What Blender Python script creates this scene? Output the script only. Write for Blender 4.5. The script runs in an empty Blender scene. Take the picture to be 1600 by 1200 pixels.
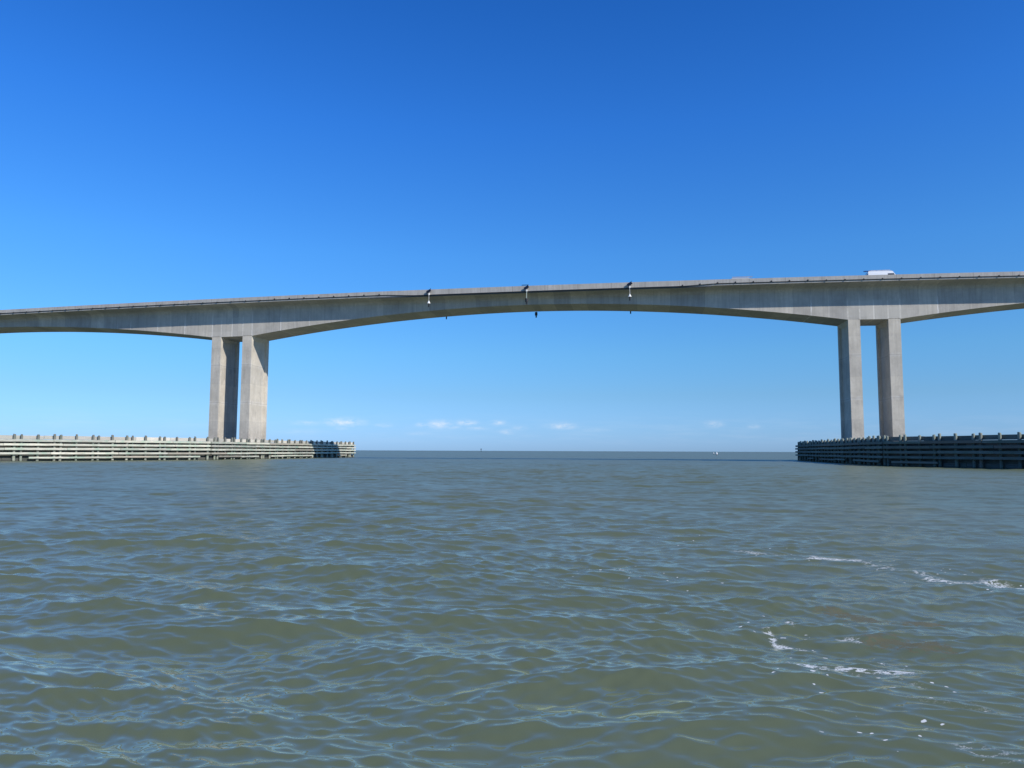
import bpy, bmesh, math, random
import numpy as np
from mathutils import Matrix, Vector
random.seed(7)
C = bpy.context.scene
COL = C.collection

# ------------------------------------------------------------------ camera
CAM_H = 1.75
cam_data = bpy.data.cameras.new("camera")
cam = bpy.data.objects.new("camera", cam_data)
COL.objects.link(cam)
cam_data.sensor_width = 36.0
cam_data.lens = 1186.0 / 1600.0 * 36.0
cam_data.clip_start = 0.1
cam_data.clip_end = 90000.0
cam.matrix_world = (Matrix.Translation((0, 0, CAM_H)) @
                    Matrix.Rotation(math.radians(90 + 5.036), 4, 'X') @
                    Matrix.Rotation(math.radians(0.22), 4, 'Z'))
C.camera = cam

# ------------------------------------------------------------------ bridge frame
BX, BY = 3.50, 142.04                 # middle of the main span, near web face
BROT = -math.radians(9.443)
D = Vector((math.cos(BROT), math.sin(BROT), 0))        # along the bridge, to the right
N = Vector((-math.sin(BROT), math.cos(BROT), 0))       # across the bridge, away from the boat
def W(s, t, z=0.0):
    return Vector((BX, BY, 0)) + D * s + N * t + Vector((0, 0, z))

# ------------------------------------------------------------------ sun and sky
PHI, ELEV = math.radians(30), math.radians(33.0)
sun_h = (D * math.cos(PHI) - N * math.sin(PHI)).normalized()
sun_dir = Vector((sun_h.x * math.cos(ELEV), sun_h.y * math.cos(ELEV), math.sin(ELEV)))
sl = bpy.data.lights.new("sun", 'SUN')
sl.energy = 5.0
sl.angle = math.radians(0.53)
sl.color = (1.0, 0.93, 0.83)
so = bpy.data.objects.new("sun", sl)
so.rotation_euler = sun_dir.to_track_quat('Z', 'Y').to_euler()
so.location = (40, -30, 60)
COL.objects.link(so)

world = bpy.data.worlds.new("World")
C.world = world
world.use_nodes = True
wt = world.node_tree
wt.nodes.clear()

class NT:
    """small helper for building node trees"""
    def __init__(s, tree): s.t = tree
    def n(s, kind, **kw):
        nd = s.t.nodes.new(kind)
        for k, v in kw.items():
            setattr(nd, k, v)
        return nd
    def link(s, a, b): s.t.links.new(a, b)
    def val(s, x, sock):
        if hasattr(x, 'is_output') or isinstance(x, bpy.types.NodeSocket): s.link(x, sock)
        elif x is not None: sock.default_value = x
    def math(s, op, a, b=None, c=None, clamp=False):
        m = s.n('ShaderNodeMath', operation=op, use_clamp=clamp)
        s.val(a, m.inputs[0]); s.val(b, m.inputs[1])
        if c is not None: s.val(c, m.inputs[2])
        return m.outputs[0]
    def vmath(s, op, a, b=None):
        m = s.n('ShaderNodeVectorMath', operation=op)
        s.val(a, m.inputs[0]); s.val(b, m.inputs[1])
        return m.outputs[0]
    def mix(s, fac, a, b, blend='MIX'):
        m = s.n('ShaderNodeMix', data_type='RGBA', blend_type=blend)
        s.val(fac, m.inputs[0])
        for x, i in ((a, 6), (b, 7)):
            if isinstance(x, tuple) and len(x) == 3: x = (*x, 1)
            s.val(x, m.inputs[i])
        return m.outputs[2]
    def noise(s, vec, scale, detail=3, rough=.55, out=0, dim='3D'):
        m = s.n('ShaderNodeTexNoise', noise_dimensions=dim)
        s.val(vec, m.inputs['Vector']); m.inputs['Scale'].default_value = scale
        m.inputs['Detail'].default_value = detail; m.inputs['Roughness'].default_value = rough
        return m.outputs[out]
    def ramp(s, x, a, b):
        m = s.n('ShaderNodeMapRange'); m.clamp = True
        s.val(x, m.inputs[0]); m.inputs[1].default_value = a; m.inputs[2].default_value = b
        return m.outputs[0]
    def mapping(s, vec, scale=(1, 1, 1), loc=(0, 0, 0), rot=(0, 0, 0)):
        m = s.n('ShaderNodeMapping'); s.val(vec, m.inputs[0])
        m.inputs[1].default_value = loc; m.inputs[2].default_value = rot; m.inputs[3].default_value = scale
        return m.outputs[0]

w = NT(wt)
sky = w.n('ShaderNodeTexSky', sky_type='NISHITA')
sky.sun_disc = False
sky.sun_elevation = ELEV
sky.sun_rotation = math.atan2(sun_h.x, sun_h.y)
sky.altitude = 0
sky.air_density = 1.0
sky.dust_density = 0.3
sky.ozone_density = 3.0
hsv = w.n('ShaderNodeHueSaturation')
hsv.inputs['Saturation'].default_value = 1.12
hsv.inputs['Value'].default_value = 1.0
w.link(sky.outputs[0], hsv.inputs['Color'])
SKY_GRADE = [(0.0056, (0.441, 0.777, 1.688)), (0.0452, (0.472, 0.769, 1.215)), (0.08, (0.501, 0.899, 1.275)), (0.16, (0.461, 1.014, 1.543)), (0.2611, (0.322, 0.949, 1.726)), (0.3522, (0.234, 0.833, 1.616)), (0.44, (0.42, 0.9, 1.45)), (0.6, (0.66, 1.0, 1.32))]      # sky colour grade, unseen upper stops tuned for shade and reflections, by elevation / 90 degrees
# small fair-weather clouds low over the sea, placed by azimuth and elevation (degrees)
tc = w.n('ShaderNodeTexCoord')
sep = w.n('ShaderNodeSeparateXYZ'); w.link(tc.outputs['Generated'], sep.inputs[0])
az = w.math('MULTIPLY', w.math('ARCTAN2', sep.outputs[0], sep.outputs[1]), 57.2958)
el = w.math('MULTIPLY', w.math('ARCSINE', sep.outputs[2]), 57.2958)
ramp = w.n('ShaderNodeValToRGB'); cr = ramp.color_ramp
while len(cr.elements) < len(SKY_GRADE): cr.elements.new(.5)
for e_, (p_, c_) in zip(cr.elements, SKY_GRADE): e_.position = p_; e_.color = (c_[0] / 2, c_[1] / 2, c_[2] / 2, 1)
w.link(w.math('DIVIDE', el, 90.0), ramp.inputs[0])
sc2 = w.vmath('MULTIPLY', ramp.outputs[0], (2, 2, 2))
graded = w.vmath('MULTIPLY', hsv.outputs[0], sc2)
comb = w.n('ShaderNodeCombineXYZ'); w.link(az, comb.inputs[0]); w.link(w.math('MULTIPLY', el, 2.4), comb.inputs[1])
nz = w.noise(comb.outputs[0], 1.6, 5, .62)
F = 1186.0
def azel(px, py):
    return math.degrees(math.atan((px - 800) / F)), (704.5 + .0038 * (px - 800) - py) / F * 57.3 * math.cos(math.atan((px-800)/F))
clouds = [(480, 661, 17, 3, .4), (538, 660, 22, 5.0, 1.0), (534, 669, 9, 2.5, .35), (598, 665, 12, 2.5, .35),
          (660, 664, 8, 3, .55), (686, 663, 15, 5, 1.0), (705, 668, 16, 3, .35), (729, 661, 12, 3.5, 1.0), (745, 669, 14, 2.5, .35),
          (780, 661, 10, 3.5, .65), (792, 675, 9, 3.5, .5), (811, 669, 10, 2.5, .35), (878, 666, 18, 4, .7),
          (655, 678, 16, 2.5, .2), (1116, 663, 11, 4, .5), (1178, 667, 9, 3, .3), (930, 672, 24, 3, .12), (470, 675, 25, 3, .12)]
acc = None
for (px, py, rx, ry, st) in clouds:
    a0, e0 = azel(px, py)
    dx = w.math('DIVIDE', w.math('SUBTRACT', az, a0), rx / F * 57.3)
    dy = w.math('DIVIDE', w.math('SUBTRACT', el, e0), ry / F * 57.3)
    r2 = w.math('ADD', w.math('MULTIPLY', dx, dx), w.math('MULTIPLY', dy, dy))
    g = w.math('MULTIPLY', w.math('POWER', 2.718, w.math('MULTIPLY', r2, -0.9)), st)
    acc = g if acc is None else w.math('MAXIMUM', acc, g)
cm = w.math('MULTIPLY', acc, w.ramp(nz, .30, .62), clamp=True)
band = w.math('MULTIPLY', w.ramp(w.noise(w.mapping(comb.outputs[0], (.35, 1.3, 1)), .8, 4, .6), .45, .8),
              w.math('MULTIPLY', w.ramp(el, .2, 1.0), w.ramp(el, 3.0, 1.8)))
skyc = w.mix(w.math('MULTIPLY', band, .08), graded, (7.6, 8.0, 9.0))
skyc = w.mix(w.math('MULTIPLY', cm, .54), skyc, (9.5, 9.3, 9.2))
bg = w.n('ShaderNodeBackground'); w.link(skyc, bg.inputs[0])
bg.inputs[1].default_value = 0.11
out = w.n('ShaderNodeOutputWorld'); w.link(bg.outputs[0], out.inputs[0])

C.view_settings.view_transform = 'Standard'
C.view_settings.look = 'None'
C.view_settings.exposure = 0.0
C.view_settings.gamma = 1.0
C.view_settings.use_curve_mapping = False

# ------------------------------------------------------------------ helpers
def tag(o, label=None, cat=None, group=None, kind=None):
    if label: o['label'] = label
    if cat: o['category'] = cat
    if group: o['group'] = group
    if kind: o['kind'] = kind
    return o
def empty(name, loc, rz=0.0):
    o = bpy.data.objects.new(name, None); o.location = loc; o.rotation_euler = (0, 0, rz)
    o.empty_display_size = .3
    COL.objects.link(o); return o
def obj(name, bm, mat, parent=None, smooth=False):
    me = bpy.data.meshes.new(name)
    bmesh.ops.recalc_face_normals(bm, faces=bm.faces[:])
    if smooth:
        for f in bm.faces: f.smooth = True
    bm.to_mesh(me); bm.free()
    me.materials.append(mat)
    o = bpy.data.objects.new(name, me); COL.objects.link(o)
    if parent: o.parent = parent
    return o
def box(bm, x0, x1, y0, y1, z0, z1, bev=0.0, mtx=None):
    b = bmesh.new()
    vs = [b.verts.new((x, y, z)) for z in (z0, z1) for (x, y) in ((x0, y0), (x1, y0), (x1, y1), (x0, y1))]
    for f in ((0, 3, 2, 1), (4, 5, 6, 7), (0, 1, 5, 4), (1, 2, 6, 5), (2, 3, 7, 6), (3, 0, 4, 7)):
        b.faces.new([vs[i] for i in f])
    if bev: bmesh.ops.bevel(b, geom=b.edges[:], offset=bev, segments=2, affect='EDGES')
    if mtx is not None: bmesh.ops.transform(b, matrix=mtx, verts=b.verts[:])
    me = bpy.data.meshes.new("tmp"); b.to_mesh(me); b.free(); bm.from_mesh(me); bpy.data.meshes.remove(me)
def tube(bm, p0, p1, r0, r1=None, seg=10):
    r1 = r0 if r1 is None else r1
    p0, p1 = Vector(p0), Vector(p1); d = p1 - p0
    q = d.to_track_quat('Z', 'Y').to_matrix().to_4x4()
    m = Matrix.Translation((p0 + p1) / 2) @ q
    bmesh.ops.create_cone(bm, cap_ends=True, segments=seg, radius1=r0, radius2=r1, depth=d.length, matrix=m)
def extrude_profile(bm, pts, x0, x1, axis='X'):
    """closed outline pts (y,z), extruded between x0 and x1"""
    a = [bm.verts.new((x0, y, z)) for y, z in pts]; b = [bm.verts.new((x1, y, z)) for y, z in pts]
    n = len(pts)
    for i in range(n): bm.faces.new((a[i], a[(i + 1) % n], b[(i + 1) % n], b[i]))
    bm.faces.new(a[::-1]); bm.faces.new(b)

def newmat(name, rough=.8):
    m = bpy.data.materials.new(name); m.use_nodes = True
    t = NT(m.node_tree); p = m.node_tree.nodes['Principled BSDF']
    p.inputs['Roughness'].default_value = rough
    return m, t, p
def simple(name, col, rough=.6, metal=0.0, var=.12, scale=3.0):
    m, t, p = newmat(name, rough)
    tcn = t.n('ShaderNodeTexCoord')
    nn = t.noise(tcn.outputs['Object'], scale, 5)
    c = t.mix(nn, tuple(v * (1 - var) for v in col), tuple(min(1, v * (1 + var)) for v in col))
    t.link(c, p.inputs['Base Color']); p.inputs['Metallic'].default_value = metal
    return m

# ------------------------------------------------------------------ concrete
SEG = 3.07
def concrete(name, base, girder=True, parapet=False):
    m, t, p = newmat(name, .85)
    tcn = t.n('ShaderNodeTexCoord'); P = tcn.outputs['Object']
    sp = t.n('ShaderNodeSeparateXYZ'); t.link(P, sp.inputs[0]); x, y, z = sp.outputs
    col = t.mix(t.ramp(t.noise(P, .35, 6, .6), .3, .7), tuple(v * .80 for v in base), tuple(v * 1.14 for v in base))
    # fine mottling and board marks
    col = t.mix(t.math('MULTIPLY', t.ramp(t.noise(P, 2.2, 6, .7), .38, .72), .42), col, tuple(v * .72 for v in base))
    # rain streaks running down the faces
    st = t.noise(t.mapping(P, (1.6, 1.6, .10)), 1.3, 5, .65)
    col = t.mix(t.math('MULTIPLY', t.ramp(st, .46, .74), .58), col, (base[0] * .60, base[1] * .60, base[2] * .60))
    st2 = t.noise(t.mapping(P, (2.4, 2.4, .07), (9, 3, 0)), 1.0, 4, .6)
    col = t.mix(t.math('MULTIPLY', t.ramp(st2, .56, .76), .42), col, (base[0] * 1.4, base[1] * 1.38, base[2] * 1.32))
    if girder:
        a = t.math('ABSOLUTE', x)
        d = t.math('SUBTRACT', t.math('ABSOLUTE', t.math('SUBTRACT', a, 61.0)), 4.34)
        q = t.math('DIVIDE', d, SEG)
        idx = t.math('FLOOR', q)
        sgn = t.math('MULTIPLY', t.math('SIGN', x), 37.7)
        sgn2 = t.math('MULTIPLY', t.math('SIGN', t.math('SUBTRACT', a, 61.0)), 11.3)
        wn = t.n('ShaderNodeTexWhiteNoise', noise_dimensions='1D')
        t.link(t.math('ADD', t.math('ADD', idx, sgn), sgn2), wn.inputs['W'])
        seg = wn.outputs['Value']
        col = t.mix(1.0, col, t.mix(seg, (.83, .83, .85), (1.13, 1.11, 1.08)), 'MULTIPLY')
        fr = t.math('SUBTRACT', q, idx)
        wob = t.math('MULTIPLY', t.math('SUBTRACT', t.noise(t.mapping(P, (0, 0, 1)), 1.2, 4), .5), .10)
        dj = t.math('ABSOLUTE', t.math('SUBTRACT', t.math('ADD', t.math('SUBTRACT', fr, t.math('ROUND', fr)), 0), wob))
        # thin dark joint
        jd = t.ramp(t.math('ABSOLUTE', t.math('SUBTRACT', fr, t.math('ROUND', fr))), .012, .004)
        col = t.mix(t.math('MULTIPLY', jd, .6), col, tuple(v * .5 for v in base))
        # white lime leaking out of some joints
        wj = t.n('ShaderNodeTexWhiteNoise', noise_dimensions='1D')
        t.link(t.math('ADD', t.math('ADD', t.math('ROUND', q), sgn), 3.3), wj.inputs['W'])
        has = t.ramp(wj.outputs['Value'], .45, .95)
        near_pier = t.ramp(t.math('ABSOLUTE', t.math('SUBTRACT', a, 61.0)), 34., 12.)
        leak = t.math('MULTIPLY', t.math('MULTIPLY', has, near_pier), t.ramp(dj, .045, .018))
        leak = t.math('MULTIPLY', leak, t.ramp(t.noise(t.mapping(P, (.4, .4, .5)), 1.4, 3), .25, .5))
        leak = t.math('MULTIPLY', leak, t.ramp(z, 30.2, 27.0))
        col = t.mix(t.math('MULTIPLY', leak, .85), col, (.72, .70, .66))
        # patched areas where the legs meet the girder
        pb = t.n('ShaderNodeTexBrick'); t.link(t.mapping(P, (.22, .0, .34), (3.1, 0, 1.7)), pb.inputs[0])
        swz = t.n('ShaderNodeCombineXYZ'); t.link(x, swz.inputs[0]); t.link(z, swz.inputs[1])
        t.link(swz.outputs[0], pb.inputs[0]); pb.inputs['Scale'].default_value = .5
        pb.inputs['Color1'].default_value = (0, 0, 0, 1); pb.inputs['Color2'].default_value = (1, 1, 1, 1); pb.inputs['Mortar'].default_value = (.5, .5, .5, 1)
        pb.inputs['Mortar Size'].default_value = .004; pb.inputs['Brick Width'].default_value = 1.3; pb.inputs['Row Height'].default_value = .8
        pier_zone = t.math('MULTIPLY', t.ramp(t.math('ABSOLUTE', t.math('SUBTRACT', a, 61.0)), 5.4, 4.4), t.ramp(z, 28.6, 28.3))
        col = t.mix(t.math('MULTIPLY', pier_zone, .5), col, t.mix(pb.outputs[0], tuple(v * .82 for v in base), tuple(v * 1.18 for v in base)))
        # lighter leg lines continued up the web
        for off in (2.34, 4.34):
            ll = t.math('MULTIPLY', t.math('MULTIPLY', t.ramp(z, 30.0, 27.6), t.ramp(t.noise(P, .9, 4, .7), .35, .6)), 1.0)
            ll2 = t.ramp(t.math('ABSOLUTE', t.math('SUBTRACT', t.math('ABSOLUTE', t.math('SUBTRACT', a, 61.0)), off)), .16, .06)
            ll = t.math('MULTIPLY', ll, ll2)
            col = t.mix(t.math('MULTIPLY', ll, .6), col, tuple(v * 1.55 for v in base))
        cl = t.ramp(t.math('ABSOLUTE', t.math('SUBTRACT', a, 61.0)), .12, .05)
        col = t.mix(t.math('MULTIPLY', cl, t.math('MULTIPLY', t.ramp(z, 28.8, 27.4), .6)), col, tuple(v * 1.6 for v in base))
    if parapet:
        sv = t.noise(t.mapping(P, (1.1, 0, .04)), .9, 4, .7)
        col = t.mix(t.math('MULTIPLY', t.ramp(sv, .52, .72), .30), col, tuple(v * .55 for v in base))
        fr = t.math('FRACT', t.math('DIVIDE', x, 6.1))
        jd = t.ramp(t.math('ABSOLUTE', t.math('SUBTRACT', fr, .5)), .014, .006)
        col = t.mix(t.math('MULTIPLY', jd, .5), col, tuple(v * .4 for v in base))
    if not girder and not parapet:
        # lift joints on the legs with patchy whitish mortar
        for zc, k in ((3.7, .3), (11.2, .75), (18.8, .5)):
            wv = t.math('MULTIPLY', t.math('SUBTRACT', t.noise(P, 1.4, 3), .5), .5)
            dz = t.math('SUBTRACT', t.math('ADD', z, wv), zc)
            bnd = t.math('MULTIPLY', t.ramp(t.math('ABSOLUTE', dz), .42, .22), t.ramp(t.noise(P, 1.1, 4, .7), .42, .58))
            col = t.mix(t.math('MULTIPLY', bnd, k), col, (.56, .54, .50))
            ln = t.ramp(t.math('ABSOLUTE', t.math('SUBTRACT', z, zc)), .07, .03)
            col = t.mix(t.math('MULTIPLY', ln, .5), col, tuple(v * .45 for v in base))
        for zc in (7.4, 15.0, 22.2):
            ln = t.ramp(t.math('ABSOLUTE', t.math('SUBTRACT', z, zc)), .05, .02)
            col = t.mix(t.math('MULTIPLY', ln, .25), col, tuple(v * .5 for v in base))
        lift = t.n('ShaderNodeTexWhiteNoise', noise_dimensions='1D')
        t.link(t.math('FLOOR', t.math('DIVIDE', t.math('ADD', z, .2), 3.8)), lift.inputs['W'])
        col = t.mix(1.0, col, t.mix(lift.outputs['Value'], (.93, .93, .94), (1.05, 1.04, 1.03)), 'MULTIPLY')
        pt = t.noise(t.mapping(P, (1, 1, .6), (4, 1, 2)), .75, 5, .65)
        col = t.mix(t.math('MULTIPLY', t.ramp(pt, .56, .66), .38), col, (.62, .58, .51))
        col = t.mix(t.math('MULTIPLY', t.ramp(pt, .42, .30), .45), col, (.25, .225, .20))
        rs = t.math('MULTIPLY', t.ramp(t.noise(t.mapping(P, (2.2, 2.2, .12), (2, 7, 0)), 1.2, 4, .6), .64, .74), t.ramp(t.noise(P, .3, 2), .5, .65))
        col = t.mix(t.math('MULTIPLY', rs, .6), col, (.20, .15, .11))
        # rough stained foot, splash zone
        ft = t.math('MULTIPLY', t.ramp(z, 7.0, 3.5), t.ramp(t.noise(P, 2.6, 5, .75), .45, .65))
        col = t.mix(t.math('MULTIPLY', ft, .45), col, (.15, .13, .11))
    t.link(col, p.inputs['Base Color'])
    bp = t.n('ShaderNodeBump'); bp.inputs['Strength'].default_value = .35; bp.inputs['Distance'].default_value = .03
    t.link(t.noise(P, 3.0, 6, .7), bp.inputs['Height']); t.link(bp.outputs[0], p.inputs['Normal'])
    return m
BASE = (.46, .438, .392)
M_girder = concrete('girder_concrete', BASE)
M_leg = concrete('leg_concrete', (.525, .487, .415), girder=False)
M_parapet = concrete('parapet_concrete', (.41, .395, .37), girder=False, parapet=True)
M_asphalt = simple('asphalt', (.07, .07, .072), .9)
M_dark = simple('dark_metal', (.02, .022, .026), .5, .3)
M_black = simple('black_conduit', (.018, .02, .024), .6)
M_white = simple('white_paint', (.80, .80, .79), .35, 0, .03)
M_vanpaint = simple('van_paint', (.82, .83, .84), .25, 0, .02)
M_glass = simple('dark_glass', (.015, .018, .02), .08)
M_tyre = simple('tyre_rubber', (.02, .02, .02), .85)
M_rim = simple('rim_metal', (.45, .45, .46), .35, .8)
M_alu = simple('aluminium', (.55, .56, .58), .4, .7)
M_panel = simple('solar_cells', (.012, .016, .03), .15)
M_pale = simple('pale_green_paint', (.48, .56, .50), .5)
M_red = simple('red_lens', (.45, .02, .02), .2)
M_blue = simple('blue_tarp', (.02, .09, .30), .6)
M_greenlens = simple('green_lens', (.01, .16, .07), .2)

# ------------------------------------------------------------------ bridge
root = empty('highway_bridge', (BX, BY, 0), BROT)
tag(root, 'long grey concrete box girder road bridge with arched underside spanning the channel', 'bridge')
LEGW, HALF, OV, BW = 2.0, 61.0, 2.85, 7.3
def ztop(s):                      # top of the parapet: a shallow crest
    q = abs(s - 25)
    return 32.45 - 8.5e-5 * q * q
def zdeck(s): return ztop(s) - .81
def depth(s):
    d = abs(abs(s) - HALF) - 4.335
    if d <= 0: return 6.45
    if d >= 56.7: return 2.2
    return 2.2 + 4.25 * (1 - d / 56.7) ** 1.95
S0, S1 = -215.0, 215.0
stations = sorted(set([round(v, 3) for v in np.arange(S0, S1 + .1, 1.535)] + [sg * (HALF + k * 4.335) for sg in (-1, 1) for k in (-1, 1)]))
bm = bmesh.new(); prev = None
for s in stations:
    z = zdeck(s); h = depth(s)
    half = [(-OV, 0), (-OV, -.26), (-1.1, -.43), (-.45, -.58), (-.15, -.82), (0, -1.25), (0, -h)]
    sec = half + [(BW - a, b) for a, b in reversed(half)]
    ring = [bm.verts.new((s, a, z + b)) for a, b in sec]
    if prev:
        for i in range(len(ring)):
            j = (i + 1) % len(ring)
            bm.faces.new((prev[i], prev[j], ring[j], ring[i]))
    else: bm.faces.new(ring)
    prev = ring
bm.faces.new(prev[::-1])
obj('box_girder', bm, M_girder, root)
# parapets, each with the New Jersey slope on its road side
for side in (-1, 1):
    bm = bmesh.new(); prev = None
    for s in stations:
        z = zdeck(s)
        sec = [(-.004, -.262), (-.004, .81), (.17, .81), (.22, .33), (.40, .12), (.40, .004), (.02, .004), (.02, -.262)]
        pts = [((-OV + a) if side < 0 else (BW + OV - a), z + b) for a, b in sec]
        ring = [bm.verts.new((s, a, b)) for a, b in pts]
        if prev:
            for i in range(len(ring)):
                j = (i + 1) % len(ring); bm.faces.new((prev[i], prev[j], ring[j], ring[i]))
        else: bm.faces.new(ring)
        prev = ring
    bm.faces.new(prev[::-1])
    obj('parapet', bm, M_parapet, root)
def ribbon(name, t0, t1, dz, mat):
    bm = bmesh.new(); prev = None
    for s in stations:
        r = [bm.verts.new((s, t, zdeck(s) + dz)) for t in (t0, t1)]
        if prev: bm.faces.new((prev[0], prev[1], r[1], r[0]))
        prev = r
    return obj(name, bm, mat, root)
ribbon('road_surface', -OV + .42, BW + OV - .42, .006, M_asphalt)
M_line = simple('road_paint', (.62, .48, .08), .7)
ribbon('centre_line', BW / 2 - .15, BW / 2 + .15, .012, M_line)

# pier legs: thin walls with a shallow recess in both broad faces
def leg(s0, z0, z1, th=LEGW, rec=.42, fl=.75, y0=0.0, y1=BW):
    bm = bmesh.new()
    c = .05
    pts = [(-th/2, y0), (th/2, y0), (th/2, y0+fl), (th/2-rec, y0+fl+.12), (th/2-rec, y1-fl-.12), (th/2, y1-fl), (th/2, y1),
           (-th/2, y1), (-th/2, y1-fl), (-th/2+rec, y1-fl-.12), (-th/2+rec, y0+fl+.12), (-th/2, y0+fl)]
    zs = [z0, z1 - .9, z1 - .35, z1]
    rings = []
    for k, z in enumerate(zs):
        rr = []
        for (a, b) in pts:
            if k >= 2 and abs(abs(a) - (th/2-rec)) < 1e-6: a = math.copysign(th/2 - .002, a)
            rr.append(bm.verts.new((s0 + a, b, z)))
        rings.append(rr)
    n = len(pts)
    for u, v in zip(rings, rings[1:]):
        for i in range(n): bm.faces.new((u[i], u[(i+1) % n], v[(i+1) % n], v[i]))
    bm.faces.new(rings[0][::-1]); bm.faces.new(rings[-1])
    return bm
for sg in (-1, 1):
    for k in (-1, 1):
        s = sg * HALF + k * (4.335 - LEGW / 2)
        zz = zdeck(s) - depth(s)
        obj('pier_leg', leg(s, 2.9, zz + .12), M_leg, root)
    bm = bmesh.new(); box(bm, sg * HALF - 6.6, sg * HALF + 4.9 if sg > 0 else sg * HALF + 6.6 - 1.7, -1.6, BW + 1.6, -.6, 2.9, .08)
    obj('footing', bm, M_leg, root)
for sg in (-1, 1):
    for sp in (146.0, 188.0):
        s = sg * sp; zz = zdeck(s) - depth(s)
        bm = leg(s, -1.0, zz, 2.4); obj('pier_leg', bm, M_leg, root)

# conduit hung on the near fascia with a clamp at every joint
def path_tube(pts, r, seg=8):
    bm = bmesh.new(); rings = []
    for i, p in enumerate(pts):
        rings.append([bm.verts.new((p[0], p[1] + r * math.cos(a), p[2] + r * math.sin(a))) for a in [2*math.pi*k/seg for k in range(seg)]])
    for u, v in zip(rings, rings[1:]):
        for i in range(seg): bm.faces.new((u[i], u[(i+1) % seg], v[(i+1) % seg], v[i]))
    bm.faces.new(rings[0][::-1]); bm.faces.new(rings[-1]); return bm
def cz(s):      # conduit height: dips under the slab edge towards mid-span
    k = min(1, max(0, (abs(s - 3) - 24) / 8.0)); k = k * k * (3 - 2 * k)
    return ztop(s) - 1.06 + .30 * k
pts = [(s, -OV - .085, cz(s)) for s in np.arange(-150, 150.1, 1.0)]
obj('conduit', path_tube(pts, .065), M_black, root)
bm = bmesh.new(); prev = None
for s in np.arange(-31, 33.1, 1.0):
    z = ztop(s) - 1.075
    r = [bm.verts.new((s, a, z + b)) for a, b in ((-OV + .02, 0), (-OV + .02, -.20), (-OV + .34, -.20), (-OV + .34, 0))]
    if prev:
        for i in range(4): bm.faces.new((prev[i], prev[(i+1) % 4], r[(i+1) % 4], r[i]))
    else: bm.faces.new(r)
    prev = r
bm.faces.new(prev[::-1])
obj('cable_tray', bm, simple('weathered_tray', (.07, .078, .085), .7), root)
bm = bmesh.new(); box(bm, -.16, .16, -.16, .10, -.16, .20, .03); tube(bm, (0, -.02, -.2), (0, -.02, .26), .05)
clamp0 = None
for k in range(-45, 46):
    s = 28.0 + k * 3.07 if k >= 0 else -29.0 + (k + 1) * 3.07
    if abs(s) > 150: continue
    if clamp0 is None:
        clamp0 = obj('conduit_clamp', bm, M_dark, root); o = clamp0
    else:
        o = clamp0.copy(); COL.objects.link(o); o.parent = root
    lift = .12 if abs(s) < 52 else .04
    if s < -52: lift = -.02; o.scale = (.6, .8, .6)
    o.location = (s, -OV - .11, cz(s) + lift)

# ------------------------------------------------------------------ navigation lights hung from the deck edge
def nav_light(s, t_edge, out, label, centre=False):
    """out = -1: hangs off the near edge, +1: off the far edge"""
    zt = ztop(s)
    r = empty('navigation_light', W(s, t_edge, zt), BROT)
    tag(r, label, 'navigation light', 'navigation lights hung from the bridge deck')
    b = bmesh.new(); box(b, -.13, .13, min(0, out * .34) , max(0, out * .34), -1.12, -.62, .02); obj('bracket', b, M_white, r)
    b = bmesh.new(); tube(b, (.16, out * .18, -.75), (.30, out * .18, .22), .045); obj('panel_post', b, M_dark, r)
    b = bmesh.new()
    m = Matrix.Translation((-.02, out * .42, -.40)) @ Matrix.Rotation(math.radians(-30), 4, 'Y') @ Matrix.Rotation(math.radians(62) * (1 if out < 0 else -1), 4, 'X')
    box(b, -.46, .46, -.30, .30, -.02, .02, 0, m); obj('solar_panel', b, M_panel, r)
    y = out * .24
    if centre:
        b = bmesh.new(); box(b, -.95, .30, out * .05 - .05, out * .05 + .05, .10, .20, 0); obj('swing_arm', b, M_dark, r)
        b = bmesh.new(); dn = .12 if out > 0 else 0; tube(b, (0, y, -1.12), (0, y, -2.45 - dn), .05); obj('pole', b, M_pale, r)
        b = bmesh.new(); tube(b, (0, y, -2.45 - dn), (0, y, -3.1 - dn), .27, .27, 14); tube(b, (0, y, -3.09 - dn), (0, y, -3.2 - dn), .13, .13, 12)
        obj('lantern_housing', b, M_dark, r)
        b = bmesh.new(); tube(b, (0, y, -3.2 - dn), (0, y, -3.55 - dn), .15, .13, 14); obj('lens', b, M_dark, r)
    else:
        b = bmesh.new(); tube(b, (0, y, -1.12), (0, y, -2.36), .03); obj('pole', b, M_white, r)
        b = bmesh.new(); tube(b, (0, y, -2.74), (0, y, -2.22), .33, .06, 16); obj('shade', b, M_white, r)
        b = bmesh.new(); tube(b, (0, y, -3.42), (0, y, -2.74), .12, .14, 14); obj('lens', b, M_dark, r)
    return r
NL = [(-19.1, 'left'), (-.35, 'middle'), (18.6, 'right')]
nearL = {'left': 'white cone shaded lantern with solar panel on the near deck edge, leftmost of three',
         'middle': 'long pale green pole lantern with solar panel on the near deck edge at mid span',
         'right': 'white cone shaded lantern with solar panel on the near deck edge, rightmost of three'}
farL = {'left': 'small dark lantern tip showing under the far side of the girder, leftmost of three',
        'middle': 'large dark lantern showing under the far side of the girder at mid span',
        'right': 'small dark lantern tip showing under the far side of the girder, rightmost of three'}
for s, k in NL:
    nav_light(s, -OV, -1, nearL[k], k == 'middle')
    nav_light(s, BW + OV, 1, farL[k], k == 'middle')

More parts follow.
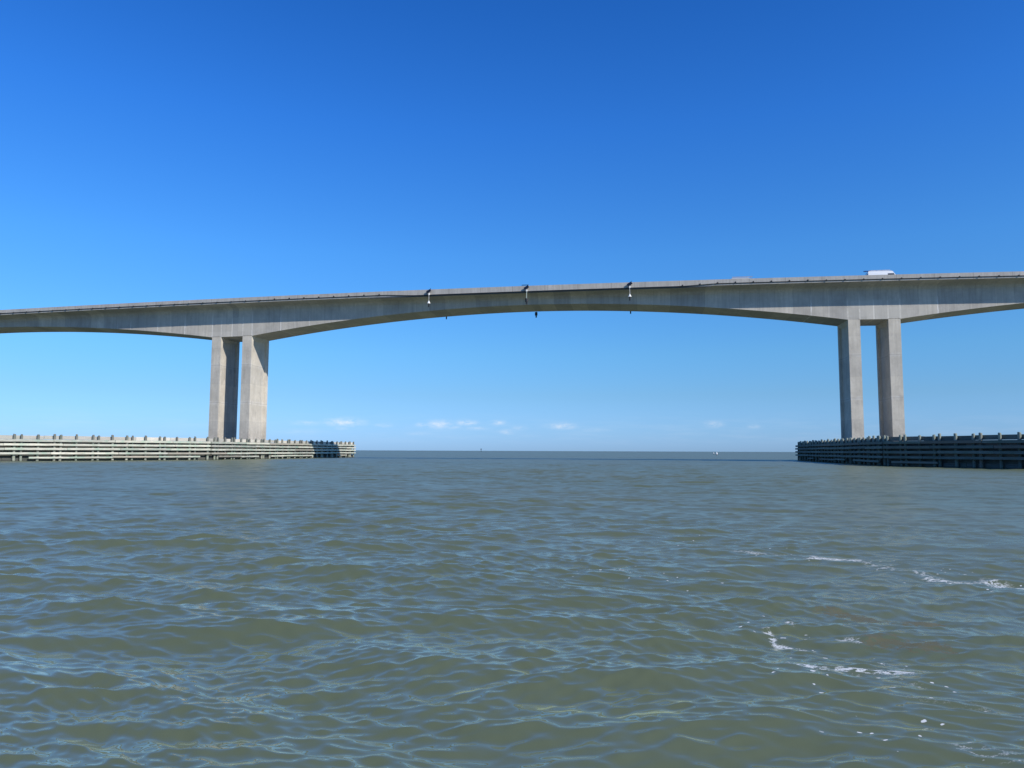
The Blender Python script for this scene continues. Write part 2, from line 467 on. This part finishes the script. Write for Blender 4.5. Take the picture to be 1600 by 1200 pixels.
# ------------------------------------------------------------------ vans on the deck
def van(s_rear, t_near, L, Hh, label, rack_h, rack, paint):
    r = empty('work_van', W(s_rear, t_near, zdeck(s_rear) + .006), BROT)
    slope = math.atan((zdeck(s_rear + L) - zdeck(s_rear)) / L)
    r.rotation_euler = (0, -slope, BROT)
    tag(r, label, 'van', 'work vans crossing the bridge')
    Wd = 1.95
    hood = 1.12 if Hh > 2.1 else 1.0
    ws0 = L - 1.95 if Hh > 2.1 else L - 2.0
    # side outline x,z
    out = [(0, .42), (0, Hh - .16), (.10, Hh), (ws0 + .05, Hh), (ws0 + .28, Hh - .07), (L - .92, hood + .12), (L - .12, hood - .10), (L, hood - .35), (L, .42)]
    b = bmesh.new(); rings = []
    for y, ins in ((0, .10), (.10, 0), (Wd - .10, 0), (Wd, .10)):
        ring = []
        for (x, z) in out:
            zz = z - (ins * .6 if z > 1.0 else 0)
            lean = 0
            ring.append(b.verts.new((x + (ins * .3 if x < .5 else -ins * .3), y, zz)))
        rings.append(ring)
    n = len(out)
    # tumblehome: pull the upper outline inwards
    for ring, sg in ((rings[0], 1), (rings[3], -1)):
        for v in ring:
            if v.co.z > 1.1: v.co.y += sg * (v.co.z - 1.1) * .10
    for u, v in zip(rings, rings[1:]):
        for i in range(n): b.faces.new((u[i], u[(i+1) % n], v[(i+1) % n], v[i]))
    b.faces.new(rings[0][::-1]); b.faces.new(rings[-1])
    obj('body', b, paint, r)
    # windscreen, side windows, rear windows
    b = bmesh.new()
    xa, za, xb, zb = ws0 + .32, Hh - .10, L - .98, hood + .17
    nx, nz = (za - zb), (xb - xa); l = math.hypot(nx, nz); nx, nz = nx / l * .012, nz / l * .012
    vs = [b.verts.new(p) for p in ((xa + nx, .28, za + nz), (xa + nx, Wd - .28, za + nz), (xb + nx, Wd - .16, zb + nz), (xb + nx, .16, zb + nz))]
    vs2 = [b.verts.new((v.co.x - nx * 2, v.co.y, v.co.z - nz * 2)) for v in vs]
    b.faces.new(vs); b.faces.new(vs2[::-1])
    for i in range(4): b.faces.new((vs[i], vs2[i], vs2[(i+1) % 4], vs[(i+1) % 4]))
    obj('windscreen', b, M_glass, r)
    wz0, wz1 = hood + .16, min(Hh - .28, 1.86)
    for yy in (0, Wd):
        b = bmesh.new(); sg = -1 if yy == 0 else 1
        def sy(z): return (z - 1.1) * .10 * (1 if yy == 0 else -1) if z > 1.1 else 0
        xw0, xw1 = ws0 - .55, L - 1.20
        xtop = ws0 + .28 + (Hh - .07 - wz1) / (Hh - .07 - hood - .12) * (L - .92 - ws0 - .28) - .14
        q = [(xw0, wz0), (xw1, wz0), (xtop, wz1), (xw0, wz1)]
        va = [b.verts.new((x, yy + sy(z) + sg * .016, z)) for x, z in q]; vb = [b.verts.new((x, yy + sy(z) - sg * .01, z)) for x, z in q]
        b.faces.new(va); b.faces.new(vb[::-1])
        for i in range(4): b.faces.new((va[i], vb[i], vb[(i+1) % 4], va[(i+1) % 4]))
        obj('side_window', b, M_glass, r)
    for y0 in (.30, Wd / 2 + .04):
        b = bmesh.new(); box(b, -.035, .01, y0, y0 + Wd / 2 - .34, 1.25, min(Hh - .3, 1.85), .01); obj('rear_window', b, M_glass, r)
    for y0 in (.10, Wd - .22):
        b = bmesh.new(); box(b, -.03, .03, y0, y0 + .12, .85, 1.30, .01); obj('tail_light', b, M_red, r)
        b = bmesh.new(); box(b, L - .08, L + .015, y0 - .02, y0 + .16, .62, .82, .02); obj('headlight', b, M_alu, r)
    b = bmesh.new(); box(b, L - .06, L + .07, .06, Wd - .06, .34, .56, .03); obj('front_bumper', b, M_dark, r)
    b = bmesh.new(); box(b, -.08, .06, .06, Wd - .06, .36, .54, .03); obj('rear_bumper', b, M_dark, r)
    for xw in (L * .2, L * .80):
        for yy in (.0, Wd - .24):
            b = bmesh.new(); tube(b, (xw, yy, .34), (xw, yy + .24, .34), .34, .34, 20); wh = obj('wheel', b, M_tyre, r)
            b = bmesh.new(); ya = yy - .006 if yy == 0 else yy + .206; tube(b, (xw, ya, .34), (xw, ya + .04, .34), .20, .20, 16); obj('rim', b, M_rim, wh)
    for yy in (-.22, Wd + .02):
        b = bmesh.new(); box(b, ws0 + .62, ws0 + .74, yy, yy + .20, 1.25, 1.55, .02); obj('wing_mirror', b, M_dark, r)
    # ladder rack
    b = bmesh.new(); x0, x1 = rack
    for x in np.linspace(max(.3, x0 + .2), min(x1 - .2, ws0), 4):
        tube(b, (x, .22, Hh + rack_h), (x, Wd - .22, Hh + rack_h), .022)
        for yy in (.24, Wd - .24): tube(b, (x, yy, Hh - .04), (x, yy, Hh + rack_h), .02)
    for yy in (.22, Wd - .22): tube(b, (x0, yy, Hh + rack_h), (x1, yy, Hh + rack_h), .025)
    obj('roof_rack', b, M_alu, r)
    return r, Hh, Wd
def ladder(s_rear, t_near, x0, x1, z, y, label):
    r = empty('ladder', W(s_rear, t_near, zdeck(s_rear) + .006), BROT)
    tag(r, label, 'ladder')
    for yy in (y, y + .42):
        b = bmesh.new(); box(b, x0, x1, yy, yy + .03, z, z + .09, .005); obj('side_rail', b, M_alu, r)
    for x in np.arange(x0 + .15, x1, .30):
        b = bmesh.new(); tube(b, (x, y + .02, z + .045), (x, y + .42, z + .045), .016); obj('rung', b, M_alu, r)
    return r
van(60.55, .72, 5.75, 2.36, 'tall white work van with roof rack and sloping windscreen above the right pier', .13, (.35, 3.75), M_vanpaint)
ladder(60.55, .72, .25, 3.7, 2.36 + .16, .6, 'aluminium ladder lying flat on the roof rack of the tall white van')
r = empty('rolled_tarp', W(60.55, .72, zdeck(60.5) + .006), BROT)
tag(r, 'small blue bundle sticking out behind the roof of the tall white van', 'tarp')
b = bmesh.new(); tube(b, (-.60, .5, 2.40), (.55, .5, 2.44), .10, .11, 12); tube(b, (-.66, .5, 2.398), (-.60, .5, 2.40), .07, .10, 12); obj('roll', b, M_blue, r)
for x in (-.35, .2):
    b = bmesh.new(); tube(b, (x, .5, 2.41), (x + .04, .5, 2.411), .118, .118, 12); obj('strap', b, M_dark, r)
van(36.95, .75, 4.9, 1.80, 'low pale grey work van with long roof rack, left of the taller van', .24, (.1, 3.9), simple('grey_van_paint', (.42, .43, .44), .35, 0, .03))
ladder(36.95, .75, .35, 3.85, 1.80 + .27, .7, 'long pale ladder lying on the roof rack of the low grey van')

# ------------------------------------------------------------------ timber fenders
def timber(name, dark, light, green, head_wear_sun=None):
    m, t, p = newmat(name, .85)
    tcn = t.n('ShaderNodeTexCoord'); P = tcn.outputs['Object']
    oi = t.n('ShaderNodeObjectInfo')
    off = t.vmath('ADD', P, t.math('MULTIPLY', oi.outputs['Random'], 40.0))
    g = t.noise(t.mapping(off, (.5, 6, 6)), 1.5, 5, .65)
    col = t.mix(t.ramp(g, .3, .7), dark, light)
    col = t.mix(t.ramp(t.noise(off, .9, 4, .6), .45, .7), col, green)
    wn = t.n('ShaderNodeTexWhiteNoise', noise_dimensions='1D'); t.link(t.math('MULTIPLY', oi.outputs['Random'], 91.7), wn.inputs['W'])
    col = t.mix(t.ramp(wn.outputs['Value'], .82, .9), col, t.mix(.55, col, (.22, .17, .14)))
    col = t.mix(1.0, col, t.mix(oi.outputs['Random'], (.72, .74, .74), (1.15, 1.13, 1.08)), 'MULTIPLY')
    if head_wear_sun:  # head tone: weathering on the left piles, painted sunlight on the right
        hz = t.n('ShaderNodeNewGeometry'); hs = t.n('ShaderNodeSeparateXYZ'); t.link(hz.outputs['Position'], hs.inputs[0])
        col = t.mix(t.math('MULTIPLY', t.ramp(hs.outputs[2], 2.9, 3.3), .7), col, head_wear_sun)
    # wet, weedy foot just above the water (a tide mark)
    geo = t.n('ShaderNodeNewGeometry'); sp = t.n('ShaderNodeSeparateXYZ'); t.link(geo.outputs['Position'], sp.inputs[0])
    wet = t.ramp(t.math('ADD', sp.outputs[2], t.math('MULTIPLY', g, .3)), .32, .16)
    col = t.mix(wet, col, (.045, .05, .035))
    t.link(col, p.inputs['Base Color'])
    bp = t.n('ShaderNodeBump'); bp.inputs['Strength'].default_value = .5; bp.inputs['Distance'].default_value = .02
    t.link(g, bp.inputs['Height']); t.link(bp.outputs[0], p.inputs['Normal'])
    return m
M_wale = timber('wale_timber', (.31, .30, .25), (.68, .66, .57), (.34, .44, .35))
M_board = timber('board_timber', (.42, .40, .36), (.66, .62, .55), (.50, .49, .42))
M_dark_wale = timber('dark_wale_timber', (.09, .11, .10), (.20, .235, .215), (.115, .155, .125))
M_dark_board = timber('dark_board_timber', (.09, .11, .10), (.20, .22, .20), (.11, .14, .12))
M_gap_shade = timber('gap_shade_timber', (.035, .04, .038), (.10, .10, .09), (.05, .06, .05))  # backing coloured dark: shade between the wales put into the timber tone
M_pile = timber('pile_timber', (.20, .21, .175), (.46, .45, .38), (.24, .29, .22), (.10, .105, .095))
M_dark_pile = timber('dark_pile_timber', (.085, .10, .09), (.17, .20, .18), (.10, .14, .11), (.30, .33, .27))  # paler heads: sun on the pile tops put into the colour
M_right_gap_shade = timber('right_gap_shade_timber', (.05, .062, .065), (.11, .125, .125), (.07, .09, .08))  # gap shade in the colour, lifted and cooled for sky light

def fender(name_label, pts, chan, seed, low_prob, M_wale, M_board, M_pile, M_gap_shade):
    """pts: polyline of (s,t) from the far tip to the near end; chan: +1 when the channel lies towards +s"""
    rnd = random.Random(seed)
    P = [W(a, b) for a, b in pts]
    r = empty('timber_fender', P[0]); tag(r, name_label, 'fender', 'timber fenders guarding the bridge piers')
    inv = -P[0]
    pile_mesh = []
    for v in range(6):
        b = bmesh.new(); rr = .165 + .014 * (v % 3)
        seg = 12
        rings = []
        lx, ly = rnd.uniform(-.05, .05), rnd.uniform(-.05, .05)
        for z, k in ((-2.0, 1.08), (0.5, 1.04), (2.2, 1.0), (3.84, .95), (3.93, .80)):
            rings.append([b.verts.new((lx*z/4 + rr*k*math.cos(a)*(1+.04*math.sin(3*a+v)), ly*z/4 + rr*k*math.sin(a), z + (.03*math.cos(a+v) if z > 3.5 else 0))) for a in [2*math.pi*i/seg for i in range(seg)]])
        for u, w_ in zip(rings, rings[1:]):
            for i in range(seg): b.faces.new((u[i], u[(i+1) % seg], w_[(i+1) % seg], w_[i]))
        b.faces.new(rings[0][::-1]); b.faces.new(rings[-1])
        me = bpy.data.meshes.new('pile'); bmesh.ops.recalc_face_normals(b, faces=b.faces[:]); b.to_mesh(me); b.free(); me.materials.append(M_pile)
        pile_mesh.append(me)
    count = 0
    for a, bq in zip(P, P[1:]):
        d = (bq - a); Lg = d.length; d.normalize()
        nrm = Vector((-d.y, d.x, 0))
        if nrm.dot(D) * chan < 0: nrm = -nrm           # towards the channel
        ang = math.atan2(d.y, d.x)
        # piles
        x = .25; pat = 0
        while x < Lg - .1:
            o = bpy.data.objects.new('pile', pile_mesh[rnd.randrange(6)]); COL.objects.link(o); o.parent = r
            p = a + d * x + inv
            o.location = (p.x, p.y, rnd.uniform(-.10, .08)); ln_ = .012 if rnd.random() < .8 else .04
            o.rotation_euler = (rnd.uniform(-ln_, ln_) * .5, rnd.uniform(-ln_, ln_), rnd.uniform(0, 6.28))
            count += 1
            pat += 1
            x += (rnd.uniform(.72, .95) if pat % 3 == 2 else rnd.uniform(2.0, 2.45))
        # wales in lengths on the channel face
        def length(name, x0, x1, y0, y1, z0, z1, mat, jz=.02, bev=.03):
            b = bmesh.new(); box(b, 0, x1 - x0, y0, y1, z0, z1, bev)
            o = obj(name, b, mat, r)
            p = a + d * x0 + inv
            o.location = (p.x, p.y, rnd.uniform(-jz, jz))
            sgn = 1 if (Vector((-d.y, d.x, 0)).dot(nrm) > 0) else -1
            o.rotation_euler = (0, rnd.uniform(-.0012, .0012), ang)
            if sgn < 0: o.scale = (1, -1, 1)
        for (z0, z1, dep) in ((2.80, 3.14, .30), (2.22, 2.55, .34), (1.60, 1.93, .34), (.97, 1.28, .34)):
            x = 0 if z0 < 2.7 else -.0
            first = rnd.uniform(5, 9)
            while x < Lg - .3:
                ln = first if first else rnd.uniform(7.2, 9.6); first = None
                e = min(Lg, x + ln)
                if Lg - e < 2: e = Lg
                j = rnd.uniform(0, .03)
                length('wale', x + .012, e - .012, .20 + j, .20 + dep + j, z0, z1, M_wale)
                x = e
        # low rubbing timber, in places only
        x = rnd.uniform(0, 3)
        while x < Lg - 4:
            ln = rnd.uniform(4.5, 7.5)
            if rnd.random() < low_prob: length('low_wale', x, min(Lg, x + ln), .20, .46, .42, .68, M_wale, .05)
            x += ln
        # back boards seen between the pile heads, and dark backing with the gap shade in its colour
        x = 0
        while x < Lg - .3:
            e = min(Lg, x + rnd.uniform(4.6, 7.2));
            if Lg - e < 1.5: e = Lg
            length('back_board', x + .01, e - .01, -.42, -.24, 3.16, 3.70, M_board, .03, .015)
            x = e
        for (z0, z1) in ((2.36, 3.13), (1.66, 2.42), (1.04, 1.74), (.46, 1.12), (-.3, .56)):  # lowest rows added to keep the gap above the water dark
            x = 0
            while x < Lg - .3:
                e = min(Lg, x + rnd.uniform(8, 12));
                if Lg - e < 3: e = Lg
                length('back_wale', x + .01, e - .01, -.52 - (.11 if z0 in (1.66, .46) else 0), -.26 - (.27 if z0 in (1.66, .46) else 0), z0, z1, M_gap_shade, .0)
                x = e
    # stub ends of the far wing showing past the tip
    return r, count
knL, knR = (-52.9, -21.5), (51.3, -36.5)
fender('sunlit pale green timber fender wall in front of the left pier', [(-51.6, 44.0), (-53.0, -20.0), (-76.2, -60.5)], 1, 11, .6, M_wale, M_board, M_pile, M_gap_shade)
fender('shaded dark timber fender wall in front of the right pier', [(53.0, 27.5), (51.2, -36.5), (69.5, -69.5)], -1, 23, .55, M_dark_wale, M_dark_board, M_dark_pile, M_right_gap_shade)

# ------------------------------------------------------------------ small marks far out on the water
def buoy(x, y, label, k=1.0):
    r = empty('buoy', (x, y, 0)); tag(r, label, 'buoy', 'white buoys out in the bay')
    b = bmesh.new(); tube(b, (0, 0, -.5), (0, 0, .35), .55 * k, .55 * k, 16); obj('float', b, M_dark, r)
    b = bmesh.new(); tube(b, (0, 0, .35), (0, 0, 1.25 * k), .42 * k, .30 * k, 16); tube(b, (0, 0, 1.25 * k), (0, 0, 1.6 * k), .30 * k, .05, 16); obj('marker_body', b, M_white, r)
u1 = (1119 - 800) / F; buoy(u1 * 400, 400, 'small white buoy floating below the horizon, the larger right-hand one')
u2 = (1114.3 - 800) / F; buoy(u2 * 560, 560, 'tiny faint white buoy just left of the larger one near the horizon', .8)
ub = (752.3 - 800) / F; yb = 1250.0
r = empty('channel_beacon', (ub * yb, yb, 0)); tag(r, 'tiny dark post with a daymark standing alone on the horizon', 'beacon')
b = bmesh.new(); tube(b, (0, 0, -2), (0, 0, 4.4), .42, .34); obj('post', b, M_dark, r)
b = bmesh.new(); box(b, -.8, .8, -.5, -.42, 3.5, 5.2); obj('daymark', b, M_dark, r)

# ------------------------------------------------------------------ water: one sheet of real waves reaching the horizon
rng = np.random.default_rng(5)
NW = 280
lam = 0.085 * (6.0 / 0.085) ** (np.linspace(0, 1, NW)) * rng.uniform(.93, 1.07, NW)
kk = 2 * np.pi / lam
spread = rng.normal(0, 1, NW)
th = math.radians(-97) + spread * np.where(lam > 1.2, .34, .50)
kx, ky = kk * np.cos(th), kk * np.sin(th)
ph = rng.uniform(0, 2 * np.pi, NW)
shape = lam ** .80 * np.exp(-(lam / 3.8) ** 4)
slope2 = (shape * kk) ** 2 / 2
SL = 0.215
amp = shape * SL / math.sqrt(slope2.sum())
Qc = .62
# radial grid, fine inside the view
a1 = np.radians(np.arange(-46, 46.001, .078))
coarse_r = np.radians(np.concatenate([np.arange(48, 180, 4.0)]))
angs = np.concatenate([-coarse_r[::-1], a1, coarse_r])       # measured from +Y, clockwise
r0, r1 = 2.2, 45000.0
rr = [r0]
while rr[-1] < 300: rr.append(rr[-1] + max(.015, .0036 * rr[-1]))
while rr[-1] < r1: rr.append(rr[-1] * 1.05)
rr = np.array([0.02, .8, 1.5] + rr)
nr, na = len(rr), len(angs)
X = np.zeros((nr, na)); Y = np.zeros((nr, na)); Z = np.zeros((nr, na)); LOD = np.zeros((nr, na))
sinA, cosA = np.sin(angs), np.cos(angs)
step = np.maximum(np.radians(.075), np.gradient(angs))
gust = lambda x, y: 1.0 + .36 * np.sin(x * .11 + y * .05 + 1.3) * np.sin(y * .083 - x * .04 + .4)
slope_full = ((amp * kk) ** 2 / 2).sum()
for i, r in enumerate(rr):
    x, y = r * sinA, r * cosA
    dr = max(.015, .0036 * r) if r < 300 else r * .05
    sp = max(dr, r * math.radians(.075) )
    keep = lam > 2.4 * sp
    dx = np.zeros(na); dy = np.zeros(na); z = np.zeros(na)
    if keep.any():
        A = amp[keep] * np.clip((lam[keep] / sp - 2.4) / 1.6, 0, 1)
        xw = x + .42 * np.sin(.47 * y + .21 * x + .7) + .25 * np.sin(1.13 * y - .6 * x + 2.1)
        yw = y + .36 * np.sin(.39 * x - .17 * y + 1.9) + .20 * np.sin(.95 * x + .5 * y + .3)
        p = np.outer(xw, kx[keep]) + np.outer(yw, ky[keep]) + ph[keep]
        c, s_ = np.cos(p), np.sin(p)
        g = gust(x, y)
        z = (c * A).sum(1) * g
        dx = -(s_ * (A * Qc * kx[keep] / kk[keep])).sum(1) * g
        dy = -(s_ * (A * Qc * ky[keep] / kk[keep])).sum(1) * g
        got = ((A * kk[keep]) ** 2 / 2).sum()
    else: got = 0
    wide = np.clip(1 - (np.abs(angs) - math.radians(46)) / .2, 0, 1)   # coarse part behind stays calm
    X[i], Y[i], Z[i] = x + dx * wide, y + dy * wide, z * wide
    LOD[i] = math.sqrt(max(0, 1 - got / slope_full))
co = np.stack([X, Y, Z], -1).reshape(-1, 3).astype(np.float32)
ii, jj = np.meshgrid(np.arange(nr - 1), np.arange(na), indexing='ij')
j2 = (jj + 1) % na
quads = np.stack([ii * na + jj, ii * na + j2, (ii + 1) * na + j2, (ii + 1) * na + jj], -1).reshape(-1, 4).astype(np.int32)
quads = np.ascontiguousarray(quads)
me = bpy.data.meshes.new('water')
me.vertices.add(len(co)); me.vertices.foreach_set('co', co.ravel())
me.loops.add(quads.size); me.loops.foreach_set('vertex_index', np.ascontiguousarray(quads).ravel())
me.polygons.add(len(quads)); me.polygons.foreach_set('loop_start', np.arange(0, quads.size, 4, dtype=np.int32))
try: me.polygons.foreach_set('loop_total', np.full(len(quads), 4, dtype=np.int32))
except Exception: pass
me.update(calc_edges=True)
me.polygons.foreach_set('use_smooth', np.ones(len(quads), dtype=bool))
at = me.attributes.new('lod', 'FLOAT', 'POINT'); at.data.foreach_set('value', LOD.ravel().astype(np.float32))

# foam and weed drifting on the surface: places given in metres on the water
def ground(px, py):
    dz = (py - (704.5 + .0038 * (px - 800))) / F
    y = CAM_H / dz; return ((px - 800) / F * y, y)
xy = co[:, :2].astype(np.float64)
def seg_mask(a, b, wd):
    a, b = np.array(a), np.array(b); d = b - a; L2 = (d * d).sum()
    t = np.clip(((xy - a) @ d) / L2, 0, 1)
    q = xy - (a + t[:, None] * d)
    return np.exp(-(q * q).sum(1) / wd ** 2)
foam = np.zeros(len(xy))
near = (rr.repeat(na) < 40)
def add_line(pxs, wd, st):
    global foam
    g = [ground(*p) for p in pxs]
    for a, b in zip(g, g[1:]): foam = np.maximum(foam, seg_mask(a, b, wd) * st)
add_line([(1150, 861), (1230, 863), (1290, 869), (1340, 874), (1400, 890), (1465, 900)], .22, .72)
add_line([(1275, 869), (1330, 871)], .32, 1.0)
add_line([(1445, 899), (1500, 902)], .20, .9)
add_line([(1540, 903), (1620, 922)], .35, .9)
add_line([(1190, 978), (1206, 990), (1245, 996)], .07, .9)
add_line([(1220, 968), (1235, 975)], .08, .8)
add_line([(1305, 990), (1336, 994)], .10, .75)
add_line([(1232, 1032), (1260, 1038), (1340, 1036), (1400, 1040)], .11, .92)
add_line([(1250, 1030), (1330, 1045)], .10, .7)
add_line([(1360, 1022), (1450, 1040)], .16, .55)
add_line([(1380, 1045), (1420, 1060)], .10, .6)
add_line([(1400, 1080), (1480, 1090), (1600, 1110)], .20, .5)
add_line([(1490, 1150), (1590, 1172)], .22, .62)
add_line([(925, 884), (972, 888)], .16, .66)
add_line([(1090, 850), (1110, 852)], .2, .62)
add_line([(1040, 836), (1200, 828)], .4, .45)
add_line([(600, 1197), (650, 1199)], .06, .8)
foam_k = foam.copy(); foam = np.zeros(len(xy))
add_line([(1060, 838), (1200, 862), (1330, 872), (1480, 900), (1620, 925)], .8, .7)
add_line([(1190, 965), (1250, 1000), (1430, 1045)], .45, .8)
add_line([(1250, 1045), (1450, 1070), (1600, 1100)], .35, .8)
add_line([(1380, 1120), (1620, 1190)], .40, .9)
add_line([(900, 880), (1000, 895), (1180, 905)], .7, .6)
fleck = foam; foam = foam_k
at = me.attributes.new('fleck', 'FLOAT', 'POINT'); at.data.foreach_set('value', fleck.astype(np.float32))
weed = np.zeros(len(xy))
for a, b, wd in (((1290, 950), (1400, 965), .22), ((1370, 962), (1440, 968), .2), ((1350, 992), (1450, 1004), .2)):
    weed = np.maximum(weed, seg_mask(ground(*a), ground(*b), wd))
at = me.attributes.new('foam', 'FLOAT', 'POINT'); at.data.foreach_set('value', foam.astype(np.float32))
at = me.attributes.new('weed', 'FLOAT', 'POINT'); at.data.foreach_set('value', weed.astype(np.float32))

M_water, t, p = newmat('sea_water', .06)
geo = t.n('ShaderNodeNewGeometry'); P = geo.outputs['Position']
def attr(nm):
    a = t.n('ShaderNodeAttribute', attribute_name=nm, attribute_type='GEOMETRY'); return a.outputs['Fac']
def slopes(scale, strength, stretch=(1, 1, 0), rot=0.0, detail=3, rough=.6):
    c = t.noise(t.mapping(P, stretch, (0, 0, 0), (0, 0, rot)), scale, detail, rough, out=1)
    v = t.vmath('SUBTRACT', c, (.5, .5, .5))
    m = t.n('ShaderNodeVectorMath', operation='SCALE'); t.link(v, m.inputs[0]); t.val(strength, m.inputs['Scale'])
    return t.vmath('MULTIPLY', m.outputs[0], (1, 1, 0))
patch = t.math('ADD', .35, t.math('MULTIPLY', t.ramp(t.noise(t.mapping(P, (.6, 1, 0)), .16, 3, .5), .3, .7), 1.1))
fine = slopes(7.0, t.math('MULTIPLY', patch, .42), (.28, 1.2, 0), .10, 2, .5)
lodv = attr('lod')
mid = slopes(1.7, t.math('MULTIPLY', lodv, .95), (.45, 1.0, 0), -.1, 6, .75)
nv = t.vmath('ADD', t.vmath('ADD', geo.outputs['Normal'], fine), mid)
nv = t.vmath('NORMALIZE', nv)
murk = t.mix(t.ramp(t.noise(t.mapping(P, (1, 1, 0)), .05, 3, .5), .35, .65), (.104, .128, .077), (.116, .137, .086))
# foam
fn0 = t.noise(t.mapping(P, (.8, 1.3, 0)), 5.5, 6, .72)
fn = t.math('SUBTRACT', .86, t.math('MULTIPLY', t.math('ABSOLUTE', t.math('SUBTRACT', fn0, .5)), 3.2))
fa = attr('foam')
fm = t.ramp(t.math('ADD', fn, t.math('MULTIPLY', fa, .36)), 1.00, 1.13)
fm = t.math('MULTIPLY', fm, t.ramp(fa, .08, .2))
vo = t.n('ShaderNodeTexVoronoi'); vo.inputs['Scale'].default_value = 15.0; vo.inputs['Randomness'].default_value = 1.0
warp = t.vmath('ADD', t.mapping(P, (.8, 1.2, 0)), t.vmath('MULTIPLY', t.noise(P, 14.0, 2, .5, out=1), (.06, .06, 0)))
t.link(warp, vo.inputs['Vector'])
rnd_ = t.n('ShaderNodeSeparateXYZ'); t.link(vo.outputs['Color'], rnd_.inputs[0])
pick = t.ramp(t.math('ADD', rnd_.outputs[0], t.math('MULTIPLY', attr('fleck'), .34)), 1.0, 1.02)
size = t.math('ADD', .06, t.math('MULTIPLY', rnd_.outputs[1], .18))
fk = t.ramp(t.math('SUBTRACT', vo.outputs['Distance'], size), .03, -.03)
fk = t.math('MULTIPLY', t.math('MULTIPLY', fk, pick), t.ramp(attr('fleck'), .1, .3))
fm = t.math('MAXIMUM', fm, fk)
wn_ = t.noise(t.mapping(P, (1.0, 1.4, 0)), 9.0, 5, .7)
wm = t.ramp(t.math('ADD', wn_, t.math('MULTIPLY', attr('weed'), .30)), .68, .76)
wm = t.math('MULTIPLY', t.math('MULTIPLY', wm, t.ramp(attr('weed'), .05, .3)), .75)
col = t.mix(wm, murk, (.118, .110, .066))
col = t.mix(fm, col, (.62, .65, .65))
# light scattered back out of the murky water hardly depends on the slope of the surface
p.inputs['Base Color'].default_value = (0, 0, 0, 1)
fres = t.n('ShaderNodeFresnel'); fres.inputs['IOR'].default_value = 1.333; t.link(nv, fres.inputs['Normal'])
under = t.math('SUBTRACT', 1.0, t.math('MULTIPLY', fres.outputs[0], .15))
under = t.math('MAXIMUM', under, fm)
col = t.vmath('MULTIPLY', col, t.vmath('ADD', t.math('MULTIPLY', under, 1.0), (0, 0, 0)))
dif = t.n('ShaderNodeBsdfDiffuse'); t.link(col, dif.inputs['Color'])
upn = t.n('ShaderNodeVectorMath', operation='NORMALIZE')
t.link(t.vmath('ADD', t.vmath('MULTIPLY', geo.outputs['Normal'], (.25, .25, .25)), (0, 0, .75)), upn.inputs[0]); t.link(upn.outputs[0], dif.inputs['Normal'])
add = t.n('ShaderNodeAddShader'); t.link(dif.outputs[0], add.inputs[0]); t.link(p.outputs[0], add.inputs[1])
t.link(add.outputs[0], M_water.node_tree.nodes['Material Output'].inputs['Surface'])
p.inputs['Specular Tint'].default_value = (1.0, .87, .64, 1)
t.link(t.math('MULTIPLY', t.math('SUBTRACT', 1.0, fm), .75), p.inputs['Specular IOR Level'])
t.link(nv, p.inputs['Normal'])
rg = t.math('ADD', t.math('ADD', .05, t.math('MULTIPLY', lodv, .33)), t.math('MULTIPLY', t.math('MAXIMUM', fm, wm), .6))
t.link(rg, p.inputs['Roughness'])
p.inputs['IOR'].default_value = 1.333
me.materials.append(M_water)
wo = bpy.data.objects.new('water', me); COL.objects.link(wo)
tag(wo, kind='structure')
